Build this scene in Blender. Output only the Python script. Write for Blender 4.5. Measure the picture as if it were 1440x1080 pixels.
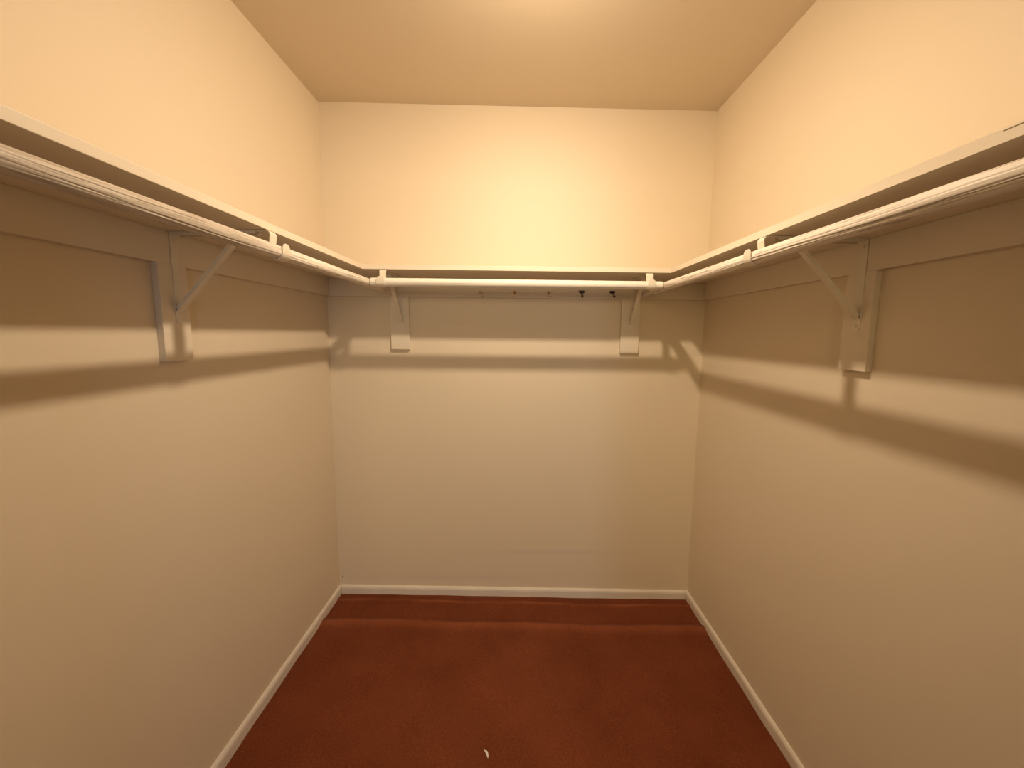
import bpy, bmesh, math, random
from mathutils import Vector, Matrix
random.seed(4)
for o in list(bpy.data.objects): bpy.data.objects.remove(o)
S = bpy.context.scene
C = S.collection

# ------------------------------------------------------------------ camera
YAW, PITCH, ROLL, FPX, PPX, PPY, CZ = .0147, -.1119, .0106, 540.99, 14.98, -10.76, 1.3942
cy, sy, cp, sp, cr, sr = math.cos(YAW), math.sin(YAW), math.cos(PITCH), math.sin(PITCH), math.cos(ROLL), math.sin(ROLL)
fw = Vector((sy*cp, cy*cp, sp)); rt = Vector((cy, -sy, 0)); up = rt.cross(fw)
rt, up = cr*rt + sr*up, -sr*rt + cr*up
cam = bpy.data.cameras.new('camera'); co = bpy.data.objects.new('camera', cam); C.objects.link(co)
M = Matrix((rt, up, -fw)).transposed().to_4x4(); M.translation = (0, 0, CZ)
co.matrix_world = M
cam.sensor_width = 36; cam.lens = FPX*36/1440; cam.shift_x = -PPX/1440; cam.shift_y = PPY/1440
cam.clip_start = .02
S.camera = co
# ------------------------------------------------------------------ world, daylight, exposure
w = bpy.data.worlds.new('world'); S.world = w; w.use_nodes = True
w.node_tree.nodes['Background'].inputs[0].default_value = (.75, .85, 1, 1)
w.node_tree.nodes['Background'].inputs[1].default_value = .005
BULB_POWER = 80.0
BULB_COLOR = (1.0, .79, .57)
DAY_POWER = 17.0
dl = bpy.data.lights.new('daylight', 'AREA'); dl.shape = 'RECTANGLE'; dl.size = .5; dl.size_y = 1.2
dl.energy = DAY_POWER; dl.color = (.62, .78, 1.0)
do = bpy.data.objects.new('daylight', dl); C.objects.link(do)
do.location = (1.15, -3.9, 1.5)
do.rotation_euler = (Vector((-.5, 1.5, 1.45)) - do.location).to_track_quat('-Z', 'Y').to_euler()
# warm room light that reaches the closet through its open doorway
rl = bpy.data.lights.new('adjoining_room_light', 'AREA'); rl.shape = 'RECTANGLE'; rl.size = .9; rl.size_y = .6
rl.energy = 22; rl.color = (1.0, .76, .42)
ro = bpy.data.objects.new('adjoining_room_light', rl); C.objects.link(ro)
ro.location = (-.05, -2.5, 1.75)
ro.rotation_euler = (Vector((0, 1.9, 1.2)) - ro.location).to_track_quat('-Z', 'Y').to_euler()
S.view_settings.view_transform = 'Standard'; S.view_settings.look = 'None'
S.view_settings.exposure = 0.09; S.view_settings.gamma = 1.0; S.view_settings.use_curve_mapping = False

# ------------------------------------------------------------------ materials
def lin(c): return tuple(((v/255+.055)/1.055)**2.4 if v > 10 else v/255/12.92 for v in c) + (1,)
def mat(name, color, rough=.6, metal=0, noise=0, nscale=4, bump=0, bscale=60, stretch=None, spec=.5, bdist=.001):
    m = bpy.data.materials.new(name); m.use_nodes = True; nt = m.node_tree; N = nt.nodes; L = nt.links
    b = N['Principled BSDF']; b.inputs['Base Color'].default_value = color
    b.inputs['Roughness'].default_value = rough; b.inputs['Metallic'].default_value = metal
    b.inputs['Specular IOR Level'].default_value = spec
    tc = N.new('ShaderNodeTexCoord')
    if noise:
        n = N.new('ShaderNodeTexNoise'); n.inputs['Scale'].default_value = nscale; n.inputs['Detail'].default_value = 5
        L.new(tc.outputs['Object'], n.inputs['Vector'])
        r = N.new('ShaderNodeMix'); r.data_type = 'RGBA'
        r.inputs[6].default_value = tuple(v*(1-noise) for v in color[:3]) + (1,)
        r.inputs[7].default_value = tuple(min(1, v*(1+noise)) for v in color[:3]) + (1,)
        L.new(n.outputs['Fac'], r.inputs[0]); L.new(r.outputs[2], b.inputs['Base Color'])
    if bump:
        mp = N.new('ShaderNodeMapping'); mp.inputs['Scale'].default_value = stretch or (1, 1, 1)
        L.new(tc.outputs['Object'], mp.inputs['Vector'])
        n2 = N.new('ShaderNodeTexNoise'); n2.inputs['Scale'].default_value = bscale; n2.inputs['Detail'].default_value = 4
        L.new(mp.outputs['Vector'], n2.inputs['Vector'])
        bp = N.new('ShaderNodeBump'); bp.inputs['Strength'].default_value = bump; bp.inputs['Distance'].default_value = bdist
        L.new(n2.outputs['Fac'], bp.inputs['Height']); L.new(bp.outputs['Normal'], b.inputs['Normal'])
    return m
CREAM = (.785, .678, .515, 1)
wall_m = mat('cream wall paint', CREAM, .55, noise=.02, nscale=1.6, bump=.12, bscale=90, spec=.35)
ceil_m = mat('flat ceiling paint', (.66, .56, .42, 1), .9, noise=.015, nscale=2, bump=.15, bscale=120, spec=.2)
trim_x = mat('painted board, grain across', (.79, .70, .555, 1), .45, noise=.02, nscale=3, bump=.3, bscale=40, stretch=(.06, 1, 1))
trim_y = mat('painted board, grain along', (.79, .70, .555, 1), .45, noise=.02, nscale=3, bump=.3, bscale=40, stretch=(1, .06, 1))
trim_z = mat('painted board, upright grain', (.79, .70, .555, 1), .45, noise=.02, nscale=3, bump=.3, bscale=40, stretch=(1, 1, .06))
base_m = mat('scuffed baseboard paint', (.80, .73, .63, 1), .5, noise=.10, nscale=9, bump=.4, bscale=30, stretch=(1, 1, 1))
metal_m = mat('bracket enamel', (.80, .73, .60, 1), .38, noise=.02, nscale=20, bump=.1, bscale=80)
brass_m = mat('brass', (.60, .42, .20, 1), .18, metal=1)
glint_brass_m = mat('pale brass with painted glint', (1.0, .90, .66, 1), .22, metal=.4, spec=1)  # brass lightened so that its glints are painted into the colour
drab_m = mat('paint smeared brass', (.66, .54, .37, 1), .4, metal=.5, noise=.2, nscale=200)
bronze_m = mat('dark bronze', (.045, .018, .014, 1), .35, metal=.3)
paper_m = mat('paper', (.85, .78, .72, 1), .8, noise=.03, nscale=60)
ceramic_m = mat('white porcelain', (.85, .83, .78, 1), .25, noise=.01, nscale=5)

def rod_material(name, axis, dull=0, split=None):
    """painted wood: brush strokes and fine checks that run along the rod"""
    m = mat(name, (.80, .73, .63, 1), .48, spec=.4); nt = m.node_tree; N = nt.nodes; L = nt.links; b = N['Principled BSDF']
    tc = [n for n in N if n.type == 'TEX_COORD'][0]
    mp = N.new('ShaderNodeMapping'); s = [1, 1, 1]; s[axis] = .035; mp.inputs['Scale'].default_value = s
    L.new(tc.outputs['Object'], mp.inputs['Vector'])
    n = N.new('ShaderNodeTexNoise'); n.inputs['Scale'].default_value = 260; n.inputs['Detail'].default_value = 6
    L.new(mp.outputs['Vector'], n.inputs['Vector'])
    cr_ = N.new('ShaderNodeValToRGB'); e = cr_.color_ramp.elements
    e[0].position = .33; e[0].color = (.40, .33, .26, 1); e[1].position = .46; e[1].color = (.80, .73, .63, 1)
    x = cr_.color_ramp.elements.new(.75); x.color = (.86, .80, .71, 1)
    L.new(n.outputs['Fac'], cr_.inputs['Fac']); L.new(cr_.outputs['Color'], b.inputs['Base Color'])
    if split is not None:                     # the near length carries an older, duller coat with open brush marks
        sx = N.new('ShaderNodeSeparateXYZ'); L.new(tc.outputs['Object'], sx.inputs[0])
        mr = N.new('ShaderNodeMapRange'); mr.inputs[1].default_value = split-.25; mr.inputs[2].default_value = split+.02
        L.new(sx.outputs['Y'], mr.inputs[0])
        n3 = N.new('ShaderNodeTexNoise'); n3.inputs['Scale'].default_value = 420; n3.inputs['Detail'].default_value = 3
        L.new(mp.outputs['Vector'], n3.inputs['Vector'])
        c3 = N.new('ShaderNodeValToRGB'); q = c3.color_ramp.elements
        q[0].position = .38; q[0].color = (.44, .37, .29, 1); q[1].position = .62; q[1].color = (.64, .57, .47, 1)
        L.new(n3.outputs['Fac'], c3.inputs['Fac'])
        m3 = N.new('ShaderNodeMix'); m3.data_type = 'RGBA'
        L.new(mr.outputs[0], m3.inputs[0]); L.new(c3.outputs['Color'], m3.inputs[6]); L.new(cr_.outputs['Color'], m3.inputs[7])
        L.new(m3.outputs[2], b.inputs['Base Color'])
    bp = N.new('ShaderNodeBump'); bp.inputs['Strength'].default_value = .7; bp.inputs['Distance'].default_value = .0012
    L.new(n.outputs['Fac'], bp.inputs['Height']); L.new(bp.outputs['Normal'], b.inputs['Normal'])
    return m
rod_y = rod_material('painted wooden rod, along', 1)
rod_old = rod_material('painted wooden rod, older coat', 1, split=.90)
rod_x = mat('smooth painted rod', (.84, .79, .69, 1), .4, noise=.03, nscale=12, bump=.25, bscale=60, stretch=(.05, 1, 1))

def wall_back_material():
    m = mat('cream wall paint, scuffed', CREAM, .55, bump=.12, bscale=90, spec=.35); nt = m.node_tree; N = nt.nodes; L = nt.links
    b = N['Principled BSDF']; tc = [n for n in N if n.type == 'TEX_COORD'][0]
    def scuff(loc, size, stretch_noise):
        mp = N.new('ShaderNodeMapping'); mp.vector_type = 'TEXTURE'
        mp.inputs['Location'].default_value = loc; mp.inputs['Scale'].default_value = size
        L.new(tc.outputs['Object'], mp.inputs['Vector'])
        g = N.new('ShaderNodeTexGradient'); g.gradient_type = 'SPHERICAL'; L.new(mp.outputs['Vector'], g.inputs['Vector'])
        nm = N.new('ShaderNodeMapping'); nm.inputs['Scale'].default_value = stretch_noise
        L.new(tc.outputs['Object'], nm.inputs['Vector'])
        n = N.new('ShaderNodeTexNoise'); n.inputs['Scale'].default_value = 20; L.new(nm.outputs['Vector'], n.inputs['Vector'])
        mu = N.new('ShaderNodeMath'); mu.operation = 'MULTIPLY'; L.new(g.outputs['Fac'], mu.inputs[0]); L.new(n.outputs['Fac'], mu.inputs[1])
        return mu
    a = scuff((.12, 1.915, .245), (.62, .2, .018), (.3, 1, 1))
    c = scuff((-.35, 1.915, .10), (.5, .2, .02), (.3, 1, 1))
    ad = N.new('ShaderNodeMath'); ad.operation = 'ADD'; L.new(a.outputs[0], ad.inputs[0]); L.new(c.outputs[0], ad.inputs[1])
    mx = N.new('ShaderNodeMix'); mx.data_type = 'RGBA'
    mx.inputs[6].default_value = CREAM; mx.inputs[7].default_value = (.60, .53, .45, 1)
    sc = N.new('ShaderNodeMath'); sc.operation = 'MULTIPLY'; sc.inputs[1].default_value = .7; L.new(ad.outputs[0], sc.inputs[0])
    L.new(sc.outputs[0], mx.inputs[0])
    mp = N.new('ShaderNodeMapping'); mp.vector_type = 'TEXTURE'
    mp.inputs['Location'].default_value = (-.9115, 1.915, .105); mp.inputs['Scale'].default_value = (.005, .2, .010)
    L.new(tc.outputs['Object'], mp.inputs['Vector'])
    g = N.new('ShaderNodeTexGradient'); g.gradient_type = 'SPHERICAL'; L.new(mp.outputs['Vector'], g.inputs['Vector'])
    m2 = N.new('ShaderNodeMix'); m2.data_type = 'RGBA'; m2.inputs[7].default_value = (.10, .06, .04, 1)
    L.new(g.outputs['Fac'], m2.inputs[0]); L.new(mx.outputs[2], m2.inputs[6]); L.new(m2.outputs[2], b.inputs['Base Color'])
    return m

def carpet_material():
    m = bpy.data.materials.new('rust carpet'); m.use_nodes = True; nt = m.node_tree; N = nt.nodes; L = nt.links
    b = N['Principled BSDF']; b.inputs['Roughness'].default_value = 1; b.inputs['Specular IOR Level'].default_value = .05
    b.inputs['Sheen Weight'].default_value = .05; b.inputs['Sheen Roughness'].default_value = .6
    tc = N.new('ShaderNodeTexCoord')
    big = N.new('ShaderNodeTexNoise'); big.inputs['Scale'].default_value = 5; big.inputs['Detail'].default_value = 6
    fine = N.new('ShaderNodeTexNoise'); fine.inputs['Scale'].default_value = 240; fine.inputs['Detail'].default_value = 3
    L.new(tc.outputs['Object'], big.inputs['Vector']); L.new(tc.outputs['Object'], fine.inputs['Vector'])
    r1 = N.new('ShaderNodeValToRGB'); e = r1.color_ramp.elements
    e[0].position = .3; e[0].color = (.168, .041, .0135, 1); e[1].position = .72; e[1].color = (.208, .053, .0190, 1)
    L.new(big.outputs['Fac'], r1.inputs['Fac'])
    mx = N.new('ShaderNodeMix'); mx.data_type = 'RGBA'; mx.blend_type = 'MULTIPLY'; mx.inputs[0].default_value = .55
    r2 = N.new('ShaderNodeValToRGB'); r2.color_ramp.elements[0].position = .3; r2.color_ramp.elements[0].color = (.5, .5, .5, 1)
    r2.color_ramp.elements[1].position = .7; r2.color_ramp.elements[1].color = (1.3, 1.3, 1.3, 1)
    L.new(fine.outputs['Fac'], r2.inputs['Fac']); L.new(r1.outputs['Color'], mx.inputs[6]); L.new(r2.outputs['Color'], mx.inputs[7])
    wa = N.new('ShaderNodeAttribute'); wa.attribute_name = 'wear_and_light'
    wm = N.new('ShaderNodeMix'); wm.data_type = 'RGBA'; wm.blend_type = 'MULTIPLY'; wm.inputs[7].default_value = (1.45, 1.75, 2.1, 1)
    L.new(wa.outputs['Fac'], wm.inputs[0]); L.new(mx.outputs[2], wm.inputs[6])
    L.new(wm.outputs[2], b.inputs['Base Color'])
    bp = N.new('ShaderNodeBump'); bp.inputs['Strength'].default_value = .6; bp.inputs['Distance'].default_value = .004
    L.new(fine.outputs['Fac'], bp.inputs['Height']); L.new(bp.outputs['Normal'], b.inputs['Normal'])
    return m

# ------------------------------------------------------------------ helpers
def link(name, bm, m, parent=None, smooth=False, loc=None):
    me = bpy.data.meshes.new(name)
    bmesh.ops.recalc_face_normals(bm, faces=bm.faces[:])
    bm.to_mesh(me); bm.free(); me.materials.append(m)
    if smooth:
        for p in me.polygons: p.use_smooth = True
    o = bpy.data.objects.new(name, me); C.objects.link(o)
    if parent: o.parent = parent
    if loc: o.location = loc
    return o
def box(bm, x0, x1, y0, y1, z0, z1, bev=0, seg=2, f=None):
    r = bmesh.ops.create_cube(bm, size=1); vs = r['verts']
    for v in vs:
        v.co = Vector((x0 if v.co.x < 0 else x1, y0 if v.co.y < 0 else y1, z0 if v.co.z < 0 else z1))
        if f: v.co = f(v.co)
    if bev:
        es = list({e for v in vs for e in v.link_edges})
        bmesh.ops.bevel(bm, geom=es, offset=bev, segments=seg, affect='EDGES', profile=.6)
    return bm
def struct(o): o['kind'] = 'structure'; return o
def tag(o, label, cat, group=None):
    o['label'] = label; o['category'] = cat
    if group: o['group'] = group
    return o
def empty(name, loc, label, cat, group=None):
    o = bpy.data.objects.new(name, None); C.objects.link(o); o.location = loc; o.empty_display_size = .05
    return tag(o, label, cat, group)
def lathe(bm, prof, n=24, f=None):
    """prof: list of (radius, height) about local z"""
    rings = []
    for r, h in prof:
        if r < 1e-6:
            rings.append([bm.verts.new((0, 0, h))]); continue
        rings.append([bm.verts.new((r*math.cos(2*math.pi*i/n), r*math.sin(2*math.pi*i/n), h)) for i in range(n)])
    for a, b in zip(rings, rings[1:]):
        if len(a) == 1 and len(b) == 1: continue
        for i in range(n):
            j = (i+1) % n
            if len(a) == 1: bm.faces.new((a[0], b[i], b[j]))
            elif len(b) == 1: bm.faces.new((a[i], a[j], b[0]))
            else: bm.faces.new((a[i], a[j], b[j], b[i]))
    if f:
        for v in bm.verts: v.co = f(v.co)
    return bm
def tube(bm, pts, rad, n=12):
    pts = [Vector(p) for p in pts]; rings = []
    nrm = None
    for i, p in enumerate(pts):
        t = (pts[min(i+1, len(pts)-1)] - pts[max(i-1, 0)]).normalized()
        if nrm is None: nrm = t.orthogonal().normalized()
        nrm = (nrm - t*nrm.dot(t)).normalized(); bn = t.cross(nrm)
        r = rad[i] if isinstance(rad, (list, tuple)) else rad
        rings.append([bm.verts.new(p + r*(math.cos(2*math.pi*k/n)*nrm + math.sin(2*math.pi*k/n)*bn)) for k in range(n)])
    for a, b in zip(rings, rings[1:]):
        for k in range(n): bm.faces.new((a[k], a[(k+1) % n], b[(k+1) % n], b[k]))
    bm.faces.new(rings[0][::-1]); bm.faces.new(rings[-1])
    return bm
def ribbon(bm, path, widths, thick, skew=0):
    """strip bent in the local xz plane, width along local y; path of (x, z)"""
    n = len(path); outs = []
    if not isinstance(widths, (list, tuple)): widths = [widths]*n
    for i in range(n):
        p = Vector((path[i][0], 0, path[i][1]))
        a = Vector((path[max(i-1, 0)][0], 0, path[max(i-1, 0)][1])); b = Vector((path[min(i+1, n-1)][0], 0, path[min(i+1, n-1)][1]))
        t = (b-a).normalized(); q = Vector((-t.z, 0, t.x))*thick/2; h = widths[i]/2
        s = Vector((0, skew*p.x, 0))
        outs.append([bm.verts.new(p+q+s+Vector((0, -h, 0))), bm.verts.new(p+q+s+Vector((0, h, 0))),
                     bm.verts.new(p-q+s+Vector((0, h, 0))), bm.verts.new(p-q+s+Vector((0, -h, 0)))])
    for a, b in zip(outs, outs[1:]):
        for k in range(4): bm.faces.new((a[k], a[(k+1) % 4], b[(k+1) % 4], b[k]))
    bm.faces.new(outs[0][::-1]); bm.faces.new(outs[-1])
    return bm

# ------------------------------------------------------------------ room shell
XL, XR, YB, YF, H = -.9277, .9253, 1.9149, .15, 2.44
KF, KC = -.0169, -.0042                     # the old floor and ceiling run slightly out of level
def fz(x): return KF*x
def cz_(x): return H + KC*x
T = .1
struct(link('wall_left', box(bmesh.new(), XL-T, XL, YF-T, YB+T, -.06, 2.52), wall_m))
struct(link('wall_right', box(bmesh.new(), XR, XR+T, YF-T, YB+T, -.06, 2.52), wall_m))
struct(link('wall_back', box(bmesh.new(), XL, XR, YB, YB+T, -.06, 2.52), wall_back_material()))
bm = bmesh.new()
DX0, DX1, DH = -.62, .72, 2.10
box(bm, XL, DX0, YF-T, YF, -.06, 2.52); box(bm, DX1, XR, YF-T, YF, -.06, 2.52); box(bm, DX0, DX1, YF-T, YF, DH, 2.52)
struct(link('wall_front', bm, wall_m))
bm = box(bmesh.new(), XL, XR, YF, YB, H, H+.06)
for v in bm.verts: v.co.z += KC*v.co.x
struct(link('ceiling', bm, ceil_m))
# doorway casing behind the camera
for nm, a in (('trim_1', (DX0-.055, DX0+.012, YF-T-.01, YF+.012, 0, DH+.055)), ('trim_2', (DX1-.012, DX1+.055, YF-T-.01, YF+.012, 0, DH+.055)),
              ('trim_3', (DX0+.0125, DX1-.0125, YF-T-.01, YF+.012, DH-.012, DH+.055))):
    a = list(a); a[4] += .012 if nm != 'trim_3' else 0
    struct(link(nm, box(bmesh.new(), *a, bev=.003), trim_z))

# carpeted floor: fine grid with the two creases that run along the back wall
def crease(x, y, ya, yb_, wid, hgt):
    yc = ya + (yb_-ya)*(x-XL)/(XR-XL) + .004*math.sin(9*x+1) + .002*math.sin(31*x)
    d = (y-yc)/wid
    # slow rise towards the wall, quick drop behind the fold
    return hgt*(math.exp(-d*d) if d < 0 else math.exp(-(3*d)**2))
def carpet_z(x, y):
    z = crease(x, y, 1.868, 1.856, .014, .006) + crease(x, y, 1.716, 1.702, .034, .010)
    z += .0012*math.sin(3*x+2*y) + .001*math.sin(7*y-4*x)
    return fz(x) + z
bm = bmesh.new(); nx, ys = 110, []
y = YF-.02
while y < 1.58: ys.append(y); y += .04
while y < YB+.001: ys.append(y); y += .003
ys.append(YB)
g = [[bm.verts.new((XL+(XR-XL)*i/nx, yy, carpet_z(XL+(XR-XL)*i/nx, yy))) for i in range(nx+1)] for yy in ys]
for a, b in zip(g, g[1:]):
    for i in range(nx): bm.faces.new((a[i], a[i+1], b[i+1], b[i]))
low = bmesh.ops.extrude_face_region(bm, geom=bm.faces[:])
for v in low['geom']:
    if isinstance(v, bmesh.types.BMVert): v.co.z = -.05
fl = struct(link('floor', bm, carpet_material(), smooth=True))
att = fl.data.attributes.new('wear_and_light', 'FLOAT', 'POINT')        # pile rubbed pale along the folds; lit middle of the carpet painted in
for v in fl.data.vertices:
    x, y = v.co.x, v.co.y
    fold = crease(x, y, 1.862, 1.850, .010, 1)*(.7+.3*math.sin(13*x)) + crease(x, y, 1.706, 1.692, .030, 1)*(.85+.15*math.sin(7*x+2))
    lit_centre = .42*math.exp(-((x+.04)/.36)**2 - ((y-1.25)/.42)**2)*(.8+.2*math.sin(11*x+5*y))
    att.data[v.index].value = min(1, fold + lit_centre)

# baseboards: low flat boards with a rounded top
BH, BT = .046, .0117
def base_profile(): return [(0, -.004), (BT, -.004), (BT, BH*.70), (BT*.85, BH*.86), (BT*.5, BH*.97), (0, BH)]
def baseboard(name, a, b, inn, m):
    bm = bmesh.new(); a = Vector(a); b = Vector(b); inn = Vector(inn); rings = []
    n = 24
    for k in range(n+1):
        p = a.lerp(b, k/n); wob = .0012*math.sin(k*1.7+a.x) if 0 < k < n else 0
        rings.append([bm.verts.new(p + inn*(u+wob*(u > 0)) + Vector((0, 0, z + fz(p.x)))) for u, z in base_profile()])
    for r, s in zip(rings, rings[1:]):
        for k in range(len(r)): bm.faces.new((r[k], r[(k+1) % len(r)], s[(k+1) % len(r)], s[k]))
    bm.faces.new(rings[0][::-1]); bm.faces.new(rings[-1])
    return struct(link(name, bm, m))
baseboard('baseboard_left', (XL, YF, 0), (XL, YB, 0), (1, 0, 0), base_m)
baseboard('baseboard_right', (XR, YF, 0), (XR, YB, 0), (-1, 0, 0), base_m)
baseboard('baseboard_back', (XL+BT+.0015, YB, 0), (XR-BT-.0015, YB, 0), (0, -1, 0), base_m)

# ------------------------------------------------------------------ shelves, cleats, backing boards
ZS, TS, CT, ZC = 1.6469, .0185, .017, 1.5632
SL, SB, SR = .2953, .3032, .296
o = link('closet_shelf', box(bmesh.new(), XL, XR, YB-SB, YB, ZS, ZS+TS, bev=.0012), trim_x)
tag(o, 'cream painted shelf board along the back wall, above the five hooks', 'shelf', None)
o = link('closet_shelf', box(bmesh.new(), XL, XL+SL, YF+.0, YB-SB-.0008, ZS, ZS+TS, bev=.0012), trim_y)
tag(o, 'cream painted shelf board running along the left wall', 'shelf', None)
bm = bmesh.new()
ye = .524
ey = YB-SB-.0008
box(bm, XR-SR, XR, YF, ey, ZS, ZS+.0140)
box(bm, XR-SR, XR, ye, ey, ZS+.0140, ZS+TS)
box(bm, XR-SR+.004, XR, YF, ye, ZS+.0140, ZS+.0158)
box(bm, XR-SR, XR, YF, ye, ZS+.0158, ZS+TS)
tag(link('closet_shelf', bm, trim_y), 'cream painted shelf board along the right wall, its edge split at the near end', 'shelf', None)

def cleat(a, m, label):
    tag(link('shelf_cleat', box(bmesh.new(), *a, bev=.0012), m), label, 'cleat')
cleat((XL+CT+.0004, XR-CT-.0004, YB-CT, YB, ZC, ZS), trim_x, 'cream wooden cleat on the back wall that carries the five hooks')
cleat((XL, XL+CT, YF, YB, ZC, ZS), trim_y, 'cream wooden cleat under the shelf on the left wall')
cleat((XR-CT, XR, YF, YB, ZC, ZS), trim_y, 'cream wooden cleat under the shelf on the right wall')
ZB = 1.3045
def backing(a, label):
    tag(link('backing_board', box(bmesh.new(), *a, bev=.0014), trim_z), label, 'board', 'upright boards behind the shelf brackets')
backing((-.6166, -.5275, YB-CT-.0006, YB, ZB+.004, ZC), 'short upright cream board behind the left bracket of the back wall')
backing((.508, .5985, YB-CT-.0006, YB, ZB-.004, ZC), 'short upright cream board behind the right bracket of the back wall')
backing((XL, XL+CT+.0006, 1.009, 1.094, ZB+.006, ZC), 'short upright cream board behind the bracket on the left wall')
backing((XR-CT-.0006, XR, .9875, 1.0725, ZB-.002, ZC), 'short upright cream board behind the bracket on the right wall')

# ------------------------------------------------------------------ rods
RU, RZ, RR = .3245, 1.5895, .0170
def make_rod(name, length, rad, m, cracks, seed, sag=0, long=()):
    """cylinder along local y with long shallow checks pressed into it"""
    rnd = random.Random(seed); n, k = 128, 200
    bm = bmesh.new(); rings = []
    cr_list = [(rnd.uniform(0, 2*math.pi), rnd.uniform(.0, length), rnd.uniform(.2, .9), rnd.uniform(.5, 1.0), rnd.uniform(-.5, .5)) for _ in range(cracks)] + list(long)
    ph = [rnd.uniform(0, 6) for _ in range(4)]
    for j in range(k+1):
        y = length*j/k; r_ = []
        for i in range(n):
            a = 2*math.pi*i/n; r = rad + .00022*math.sin(3*a + 2.1*y + ph[0]) + .00018*math.sin(5*a - 3*y + ph[1])
            for (ca, cy0, cl, dp, sl) in cr_list:
                t = (y-cy0)/cl
                if 0 <= t <= 1:
                    c = ca + sl*t + .12*math.sin(9*y+ca*3)
                    d = (a-c+math.pi) % (2*math.pi) - math.pi
                    r -= .0009*dp*math.exp(-(d/.05)**2)*math.sin(math.pi*t)**.5 if abs(d) < .2 and 0 < t < 1 else 0
            ee = min(y, length-y)
            if ee < .0015: r -= .0015-ee
            r_.append(bm.verts.new((r*math.cos(a), y, r*math.sin(a) - sag*math.sin(math.pi*y/length))))
        rings.append(r_)
    for a, b in zip(rings, rings[1:]):
        for i in range(n): bm.faces.new((a[i], a[(i+1) % n], b[(i+1) % n], b[i]))
    bm.faces.new(rings[0][::-1]); bm.faces.new(rings[-1])
    o = link(name, bm, m, smooth=True)
    return o
YE = YB-RU                                  # axis of the back rod
RS = .318                                   # side rods sit a touch closer to their walls and run on to the back cleat
LEN = YB-CT-.0012-(YF+.002)
o = make_rod('closet_rod', LEN, RR, rod_old, 14, 3, long=((5.95, .10, .95, 1.2, -.25), (.25, .0, .8, 1.0, .1), (5.55, .3, .5, .9, .2))); o.location = (XL+RS, YF+.002, RZ+.002)
tag(o, 'painted wooden hanging rod along the left wall with brush marks', 'rod')
o = make_rod('closet_rod', LEN, RR+.0003, rod_y, 16, 11, long=((3.42, .05, 1.05, 1.9, .18), (3.62, .05, .75, 1.7, .05), (3.0, .2, .9, 1.0, .1))); o.location = (XR-RS, YF+.002, RZ+.0025)
tag(o, 'painted wooden hanging rod along the right wall with long cracks', 'rod')
X0, X1 = XL+RS+RR+.0008, XR-RS-RR-.0012
o = make_rod('closet_rod', X1-X0, RR, rod_y, 2, 5); o.data.materials[0] = rod_x
for v in o.data.vertices: v.co = Vector((v.co.y, -v.co.x, v.co.z))
o.location = (X0, YE, RZ+.0028)
tag(o, 'smooth cream hanging rod across the back wall in front of the hooks', 'rod')

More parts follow.
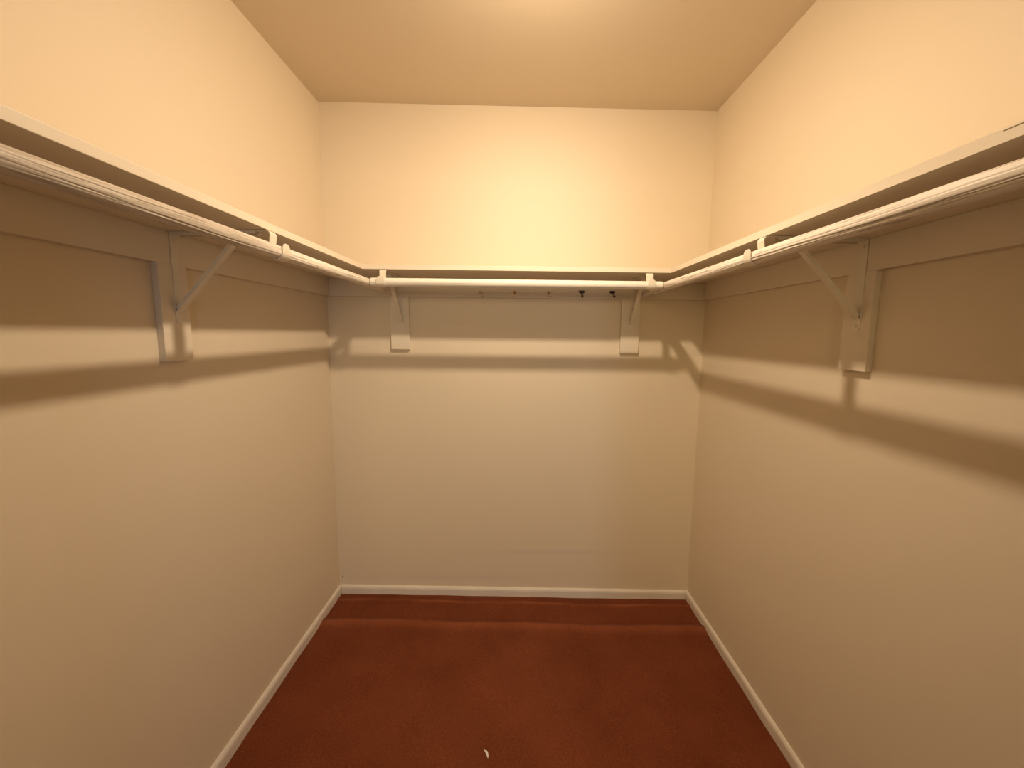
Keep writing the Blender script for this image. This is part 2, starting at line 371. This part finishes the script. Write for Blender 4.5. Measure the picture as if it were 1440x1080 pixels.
# ------------------------------------------------------------------ shelf-and-rod brackets
def make_bracket(loc, rz, skew, label, rodz, RU=RU):
    """local x: out from the wall, y: along the wall, z: up; origin on the wall at shelf underside height"""
    t = empty('shelf_bracket', loc, label, 'bracket', 'shelf and rod brackets'); t.rotation_euler = (0, 0, rz)
    x0 = CT+.0022; bot = 1.409-ZS
    # wall plate: strap with a rounded foot
    bm = bmesh.new(); pts = []
    for k in range(9):
        a = math.pi + math.pi*k/8; pts.append((.0115*math.cos(a), bot+.0115+.0115*math.sin(a)))
    pts += [(.0115, -.0008), (-.0115, -.0008)]
    f = bm.faces.new([bm.verts.new((x0, y, z)) for y, z in pts])
    ex = bmesh.ops.extrude_face_region(bm, geom=[f])
    for v in ex['geom']:
        if isinstance(v, bmesh.types.BMVert): v.co.x -= .0016
    link('wall_plate', bm, metal_m, t)
    # arm under the shelf
    bm = bmesh.new()
    ribbon(bm, [(x0, -.0016), (.15, -.0016), (.2820, -.0018)], .024, .0022, skew)
    for s in (-1, 1):                          # stiffening flanges pressed along the arm
        ribbon(bm, [(x0+.012, -.0058), (.15, -.0072), (.262, -.0052)], .0016, .0078, skew)
        for v in bm.verts[-12:]: v.co.y += s*.0112
    link('shelf_arm', bm, metal_m, t)
    # rod hook: rounded shoulder, tab, half round cradle, raised front lip
    rz_ = rodz-ZS; R_ = RR+.0019; path = [(.2820, -.0018)]; wd = [.024]
    for k in range(1, 7):
        a = math.pi/2*(1-k/6); path.append((.2920+.0115*math.cos(a), -.0133+.0115*math.sin(a))); wd.append(.0265)
    path.append((RU-R_-.0005, rz_+.012)); wd.append(.0265)
    for k in range(0, 13):
        a = math.pi + math.pi*k/12; path.append((RU+R_*math.cos(a), rz_+R_*math.sin(a))); wd.append(.0275+.004*min(1, k/8))
    for z, q in ((.006, .031), (.012, .029), (.0165, .024), (.0195, .017), (.0212, .009)):
        path.append((RU+R_+.0006, rz_+z)); wd.append(q)
    link('rod_hook', ribbon(bmesh.new(), path, wd, .0021, skew), metal_m, t)
    # brace: pressed channel between plate foot and arm
    a = Vector((x0+.001, 0, 1.440-ZS)); b = Vector((.222, 0, -.0065)); d = (b-a); 
    bm = bmesh.new()
    ribbon(bm, [(a.x, a.z), (a.x+d.x*.5, a.z+d.z*.5), (b.x, b.z)], [.019, .015, .017], .002, skew)
    q = Vector((-d.z, 0, d.x)).normalized()
    for s in (-1, 1):
        n0 = len(bm.verts)
        aa, bb = a+q*.0045+d*.03, b+q*.0045-d*.04
        ribbon(bm, [(aa.x, aa.z), (bb.x, bb.z)], .0015, .009, skew)
        bm.verts.ensure_lookup_table()
        for v in bm.verts[n0:]: v.co.y += s*.0072
    link('brace', bm, metal_m, t)
    for z in (bot+.013, -.020):
        bm = lathe(bmesh.new(), [(0, 0), (.0044, 0), (.0044, .0008), (.0034, .0021), (.0012, .0026), (.0011, .0016), (0, .0015)], 16,
                   lambda c: Vector((c.z, c.x, c.y)))
        link('screw', bm, metal_m, t, smooth=False, loc=(x0, 0, z))
    return t
make_bracket((-.566, YB, ZS), -math.pi/2, .052, 'cream metal bracket at the left end of the back rod', RZ+.0028)
make_bracket((.558, YB, ZS), -math.pi/2, -.055, 'cream metal bracket at the right end of the back rod', RZ+.0028)
make_bracket((XL, 1.060, ZS), 0, -.125, 'cream metal bracket holding the rod on the left wall', RZ+.002, RS)
make_bracket((XR, 1.027, ZS), math.pi, .055, 'cream metal bracket holding the rod on the right wall', RZ+.0025, RS)

# ------------------------------------------------------------------ hooks on the back cleat
def make_cup_hook(x, z, m, label, turn=0, lean=0):
    t = empty('coat_hook', (x, YB-CT, z), label, 'hook', 'small hooks on the back cleat')
    bm = lathe(bmesh.new(), [(0, 0), (.0075, 0), (.0078, .0008), (.0070, .0022), (.0038, .0034), (.0030, .0060), (0, .0060)], 20,
               lambda c: Vector((c.x, -c.z, c.y)))
    link('base', bm, m, t, True)
    pts = [(0, -.004, 0), (0, -.012, 0), (0, -.017, -.001)]
    for k in range(0, 13):
        a = math.pi/2 - math.pi*1.22*k/12
        pts.append((0, -.018 - .0105*math.cos(a), -.0115 + .0105*math.sin(a)) if False else (0, -.0185-.0105*math.sin(math.pi*1.2*k/12), -.0115+.0105*math.cos(math.pi*1.2*k/12)))
    ca, sa = math.cos(turn), math.sin(turn)
    pts = [(p[1]*-sa + p[2]*lean*-1, p[1]*ca, p[2]) for p in pts]
    bm = tube(bmesh.new(), pts, 0.0029, 10)
    lathe_b = bmesh.ops.create_uvsphere(bm, u_segments=12, v_segments=8, radius=.0045)
    for v in lathe_b['verts']: v.co += Vector(pts[-1])
    link('hook', bm, glint_brass_m if m is brass_m else m, t, True)
    return t
make_cup_hook(-.181, 1.588, drab_m, 'dull paint-smeared hook on the back cleat, nearest the left bracket', .35, .35)
make_cup_hook(-.016, 1.589, brass_m, 'shiny brass hook second from left on the back cleat', -.45, 0)
make_cup_hook(.150, 1.590, brass_m, 'shiny brass hook between the other brass hook and the dark hooks', .40, 0)
def make_dark_hook(x, z, label, off, glint):
    """dark hook with a winged top plate and a stout downward prong"""
    t = empty('coat_hook', (x, YB-CT, z), label, 'hook', 'small hooks on the back cleat')
    bm = bmesh.new(); W = .0155
    out = [(-W, .006), (-W*.55, .0085), (W*.55, .0085), (W, .006), (W*.9, .000), (W*.45, -.0055), (-W*.45, -.0055), (-W*.9, .000)]
    f = bm.faces.new([bm.verts.new((px, -.0003, pz)) for px, pz in out])
    ex = bmesh.ops.extrude_face_region(bm, geom=[f])
    for v in ex['geom']:
        if isinstance(v, bmesh.types.BMVert): v.co.y -= .0035
    bmesh.ops.bevel(bm, geom=bm.edges[:], offset=.0008, segments=1, affect='EDGES')
    link('base', bm, bronze_m, t)
    pts = [(off*.3, -.003, .001), (off*.6, -.010, -.001), (off*.8, -.015, -.006), (off, -.017, -.013), (off, -.018, -.020), (off, -.022, -.0245), (off, -.028, -.0235), (off, -.031, -.018)]
    bm = tube(bmesh.new(), pts, [.0042, .0040, .0036, .0034, .0036, .0038, .0036, .0038], 12)
    link('hook', bm, bronze_m, t, True)
    if glint:  # small brass stud added to paint a highlight on the dark plate
        bm = lathe(bmesh.new(), [(0, 0), (.0030, 0), (.0026, .0014), (0, .0020)], 12, lambda c: Vector((c.x, -c.z, c.y)))
        link('screw', bm, brass_m, t, True, loc=(.007, -.0040, -.0005))
    return t
make_dark_hook(.310, 1.594, 'dark bronze hook beside the brass hooks on the back cleat', 0, False)
make_dark_hook(.459, 1.5945, 'dark bronze hook nearest the right bracket of the back wall', .005, True)

# ------------------------------------------------------------------ scrap on the carpet
bm = bmesh.new(); px, py = -.092, 1.131; n = 8; top = []
for k in range(n+1):
    t = k/n; cx = -.0085+.0165*t + .0028*math.sin(math.pi*t); cyy = .0145-.029*t; h = .0036*math.sin(math.pi*t)**.7+.0002
    z = .0012+.0035*math.sin(math.pi*t)
    top.append([bm.verts.new((cx+h*s*.85, cyy+h*s*.4, z+dz)) for s, dz in ((-1, 0), (1, .0008), (1, .0014), (-1, .0006))])
for a, b in zip(top, top[1:]):
    for k in range(4): bm.faces.new((a[k], a[(k+1) % 4], b[(k+1) % 4], b[k]))
bm.faces.new(top[0][::-1]); bm.faces.new(top[-1])
o = link('paper_scrap', bm, paper_m, loc=(px, py, carpet_z(px, py)-.0003))
tag(o, 'tiny curled pale paper scrap lying on the rust carpet', 'scrap')

# ------------------------------------------------------------------ ceiling lamp (just above the frame)
LX, LY, LZ = .10, .94, 2.298
TILT_BACK, TILT_LEFT, UPA = math.radians(20), math.radians(8), -32
zt = cz_(LX)
lamp = empty('ceiling_light', (LX, LY, zt), 'angled bare bulb in a white porcelain holder on the ceiling', 'lamp')
bm = lathe(bmesh.new(), [(0, 0), (.056, 0), (.056, -.006), (.050, -.016), (.034, -.030), (.027, -.046), (.0255, -.060), (.021, -.066), (0, -.066)], 40)
link('ceiling_rose', bm, ceramic_m, lamp, True)
bulb_m = bpy.data.materials.new('glowing bulb'); bulb_m.use_nodes = True; nt = bulb_m.node_tree
for n_ in list(nt.nodes): nt.nodes.remove(n_)
em = nt.nodes.new('ShaderNodeEmission'); ou = nt.nodes.new('ShaderNodeOutputMaterial'); nt.links.new(em.outputs[0], ou.inputs[0])
em.inputs[0].default_value = BULB_COLOR + (1,)
em.inputs[1].default_value = BULB_POWER/(math.pi*4*math.pi*.035**2)
# bulb built about its own centre, axis +z towards the holder, then tipped so that it points down and to the back
rb = .035; c = 0
rot = Matrix.Rotation(TILT_BACK, 4, 'X') @ Matrix.Rotation(TILT_LEFT, 4, 'Y')
place = Matrix.Translation((0, 0, LZ-zt)) @ rot
def tip(o): o.matrix_local = place; return o
dome = []
for k in range(0, 11):
    t = math.radians(UPA - (90+UPA)*k/10); dome.append((rb*math.cos(t), rb*math.sin(t)))
dome[-1] = (0, -rb)
tip(link('bulb', lathe(bmesh.new(), dome, 24), bulb_m, lamp, True))
tip(link('bulb_neck', lathe(bmesh.new(), [(.0145, .070), (.0150, .050), (.0240, .028), (.0335, .008), (.0352, -.006), (rb*math.cos(math.radians(UPA))+.0004, rb*math.sin(math.radians(UPA)))], 24), ceramic_m, lamp, True))
tip(link('lamp_holder', lathe(bmesh.new(), [(0, .125), (.019, .123), (.0205, .110), (.0205, .060), (.0185, .058), (.0150, .058)], 24), ceramic_m, lamp, True))
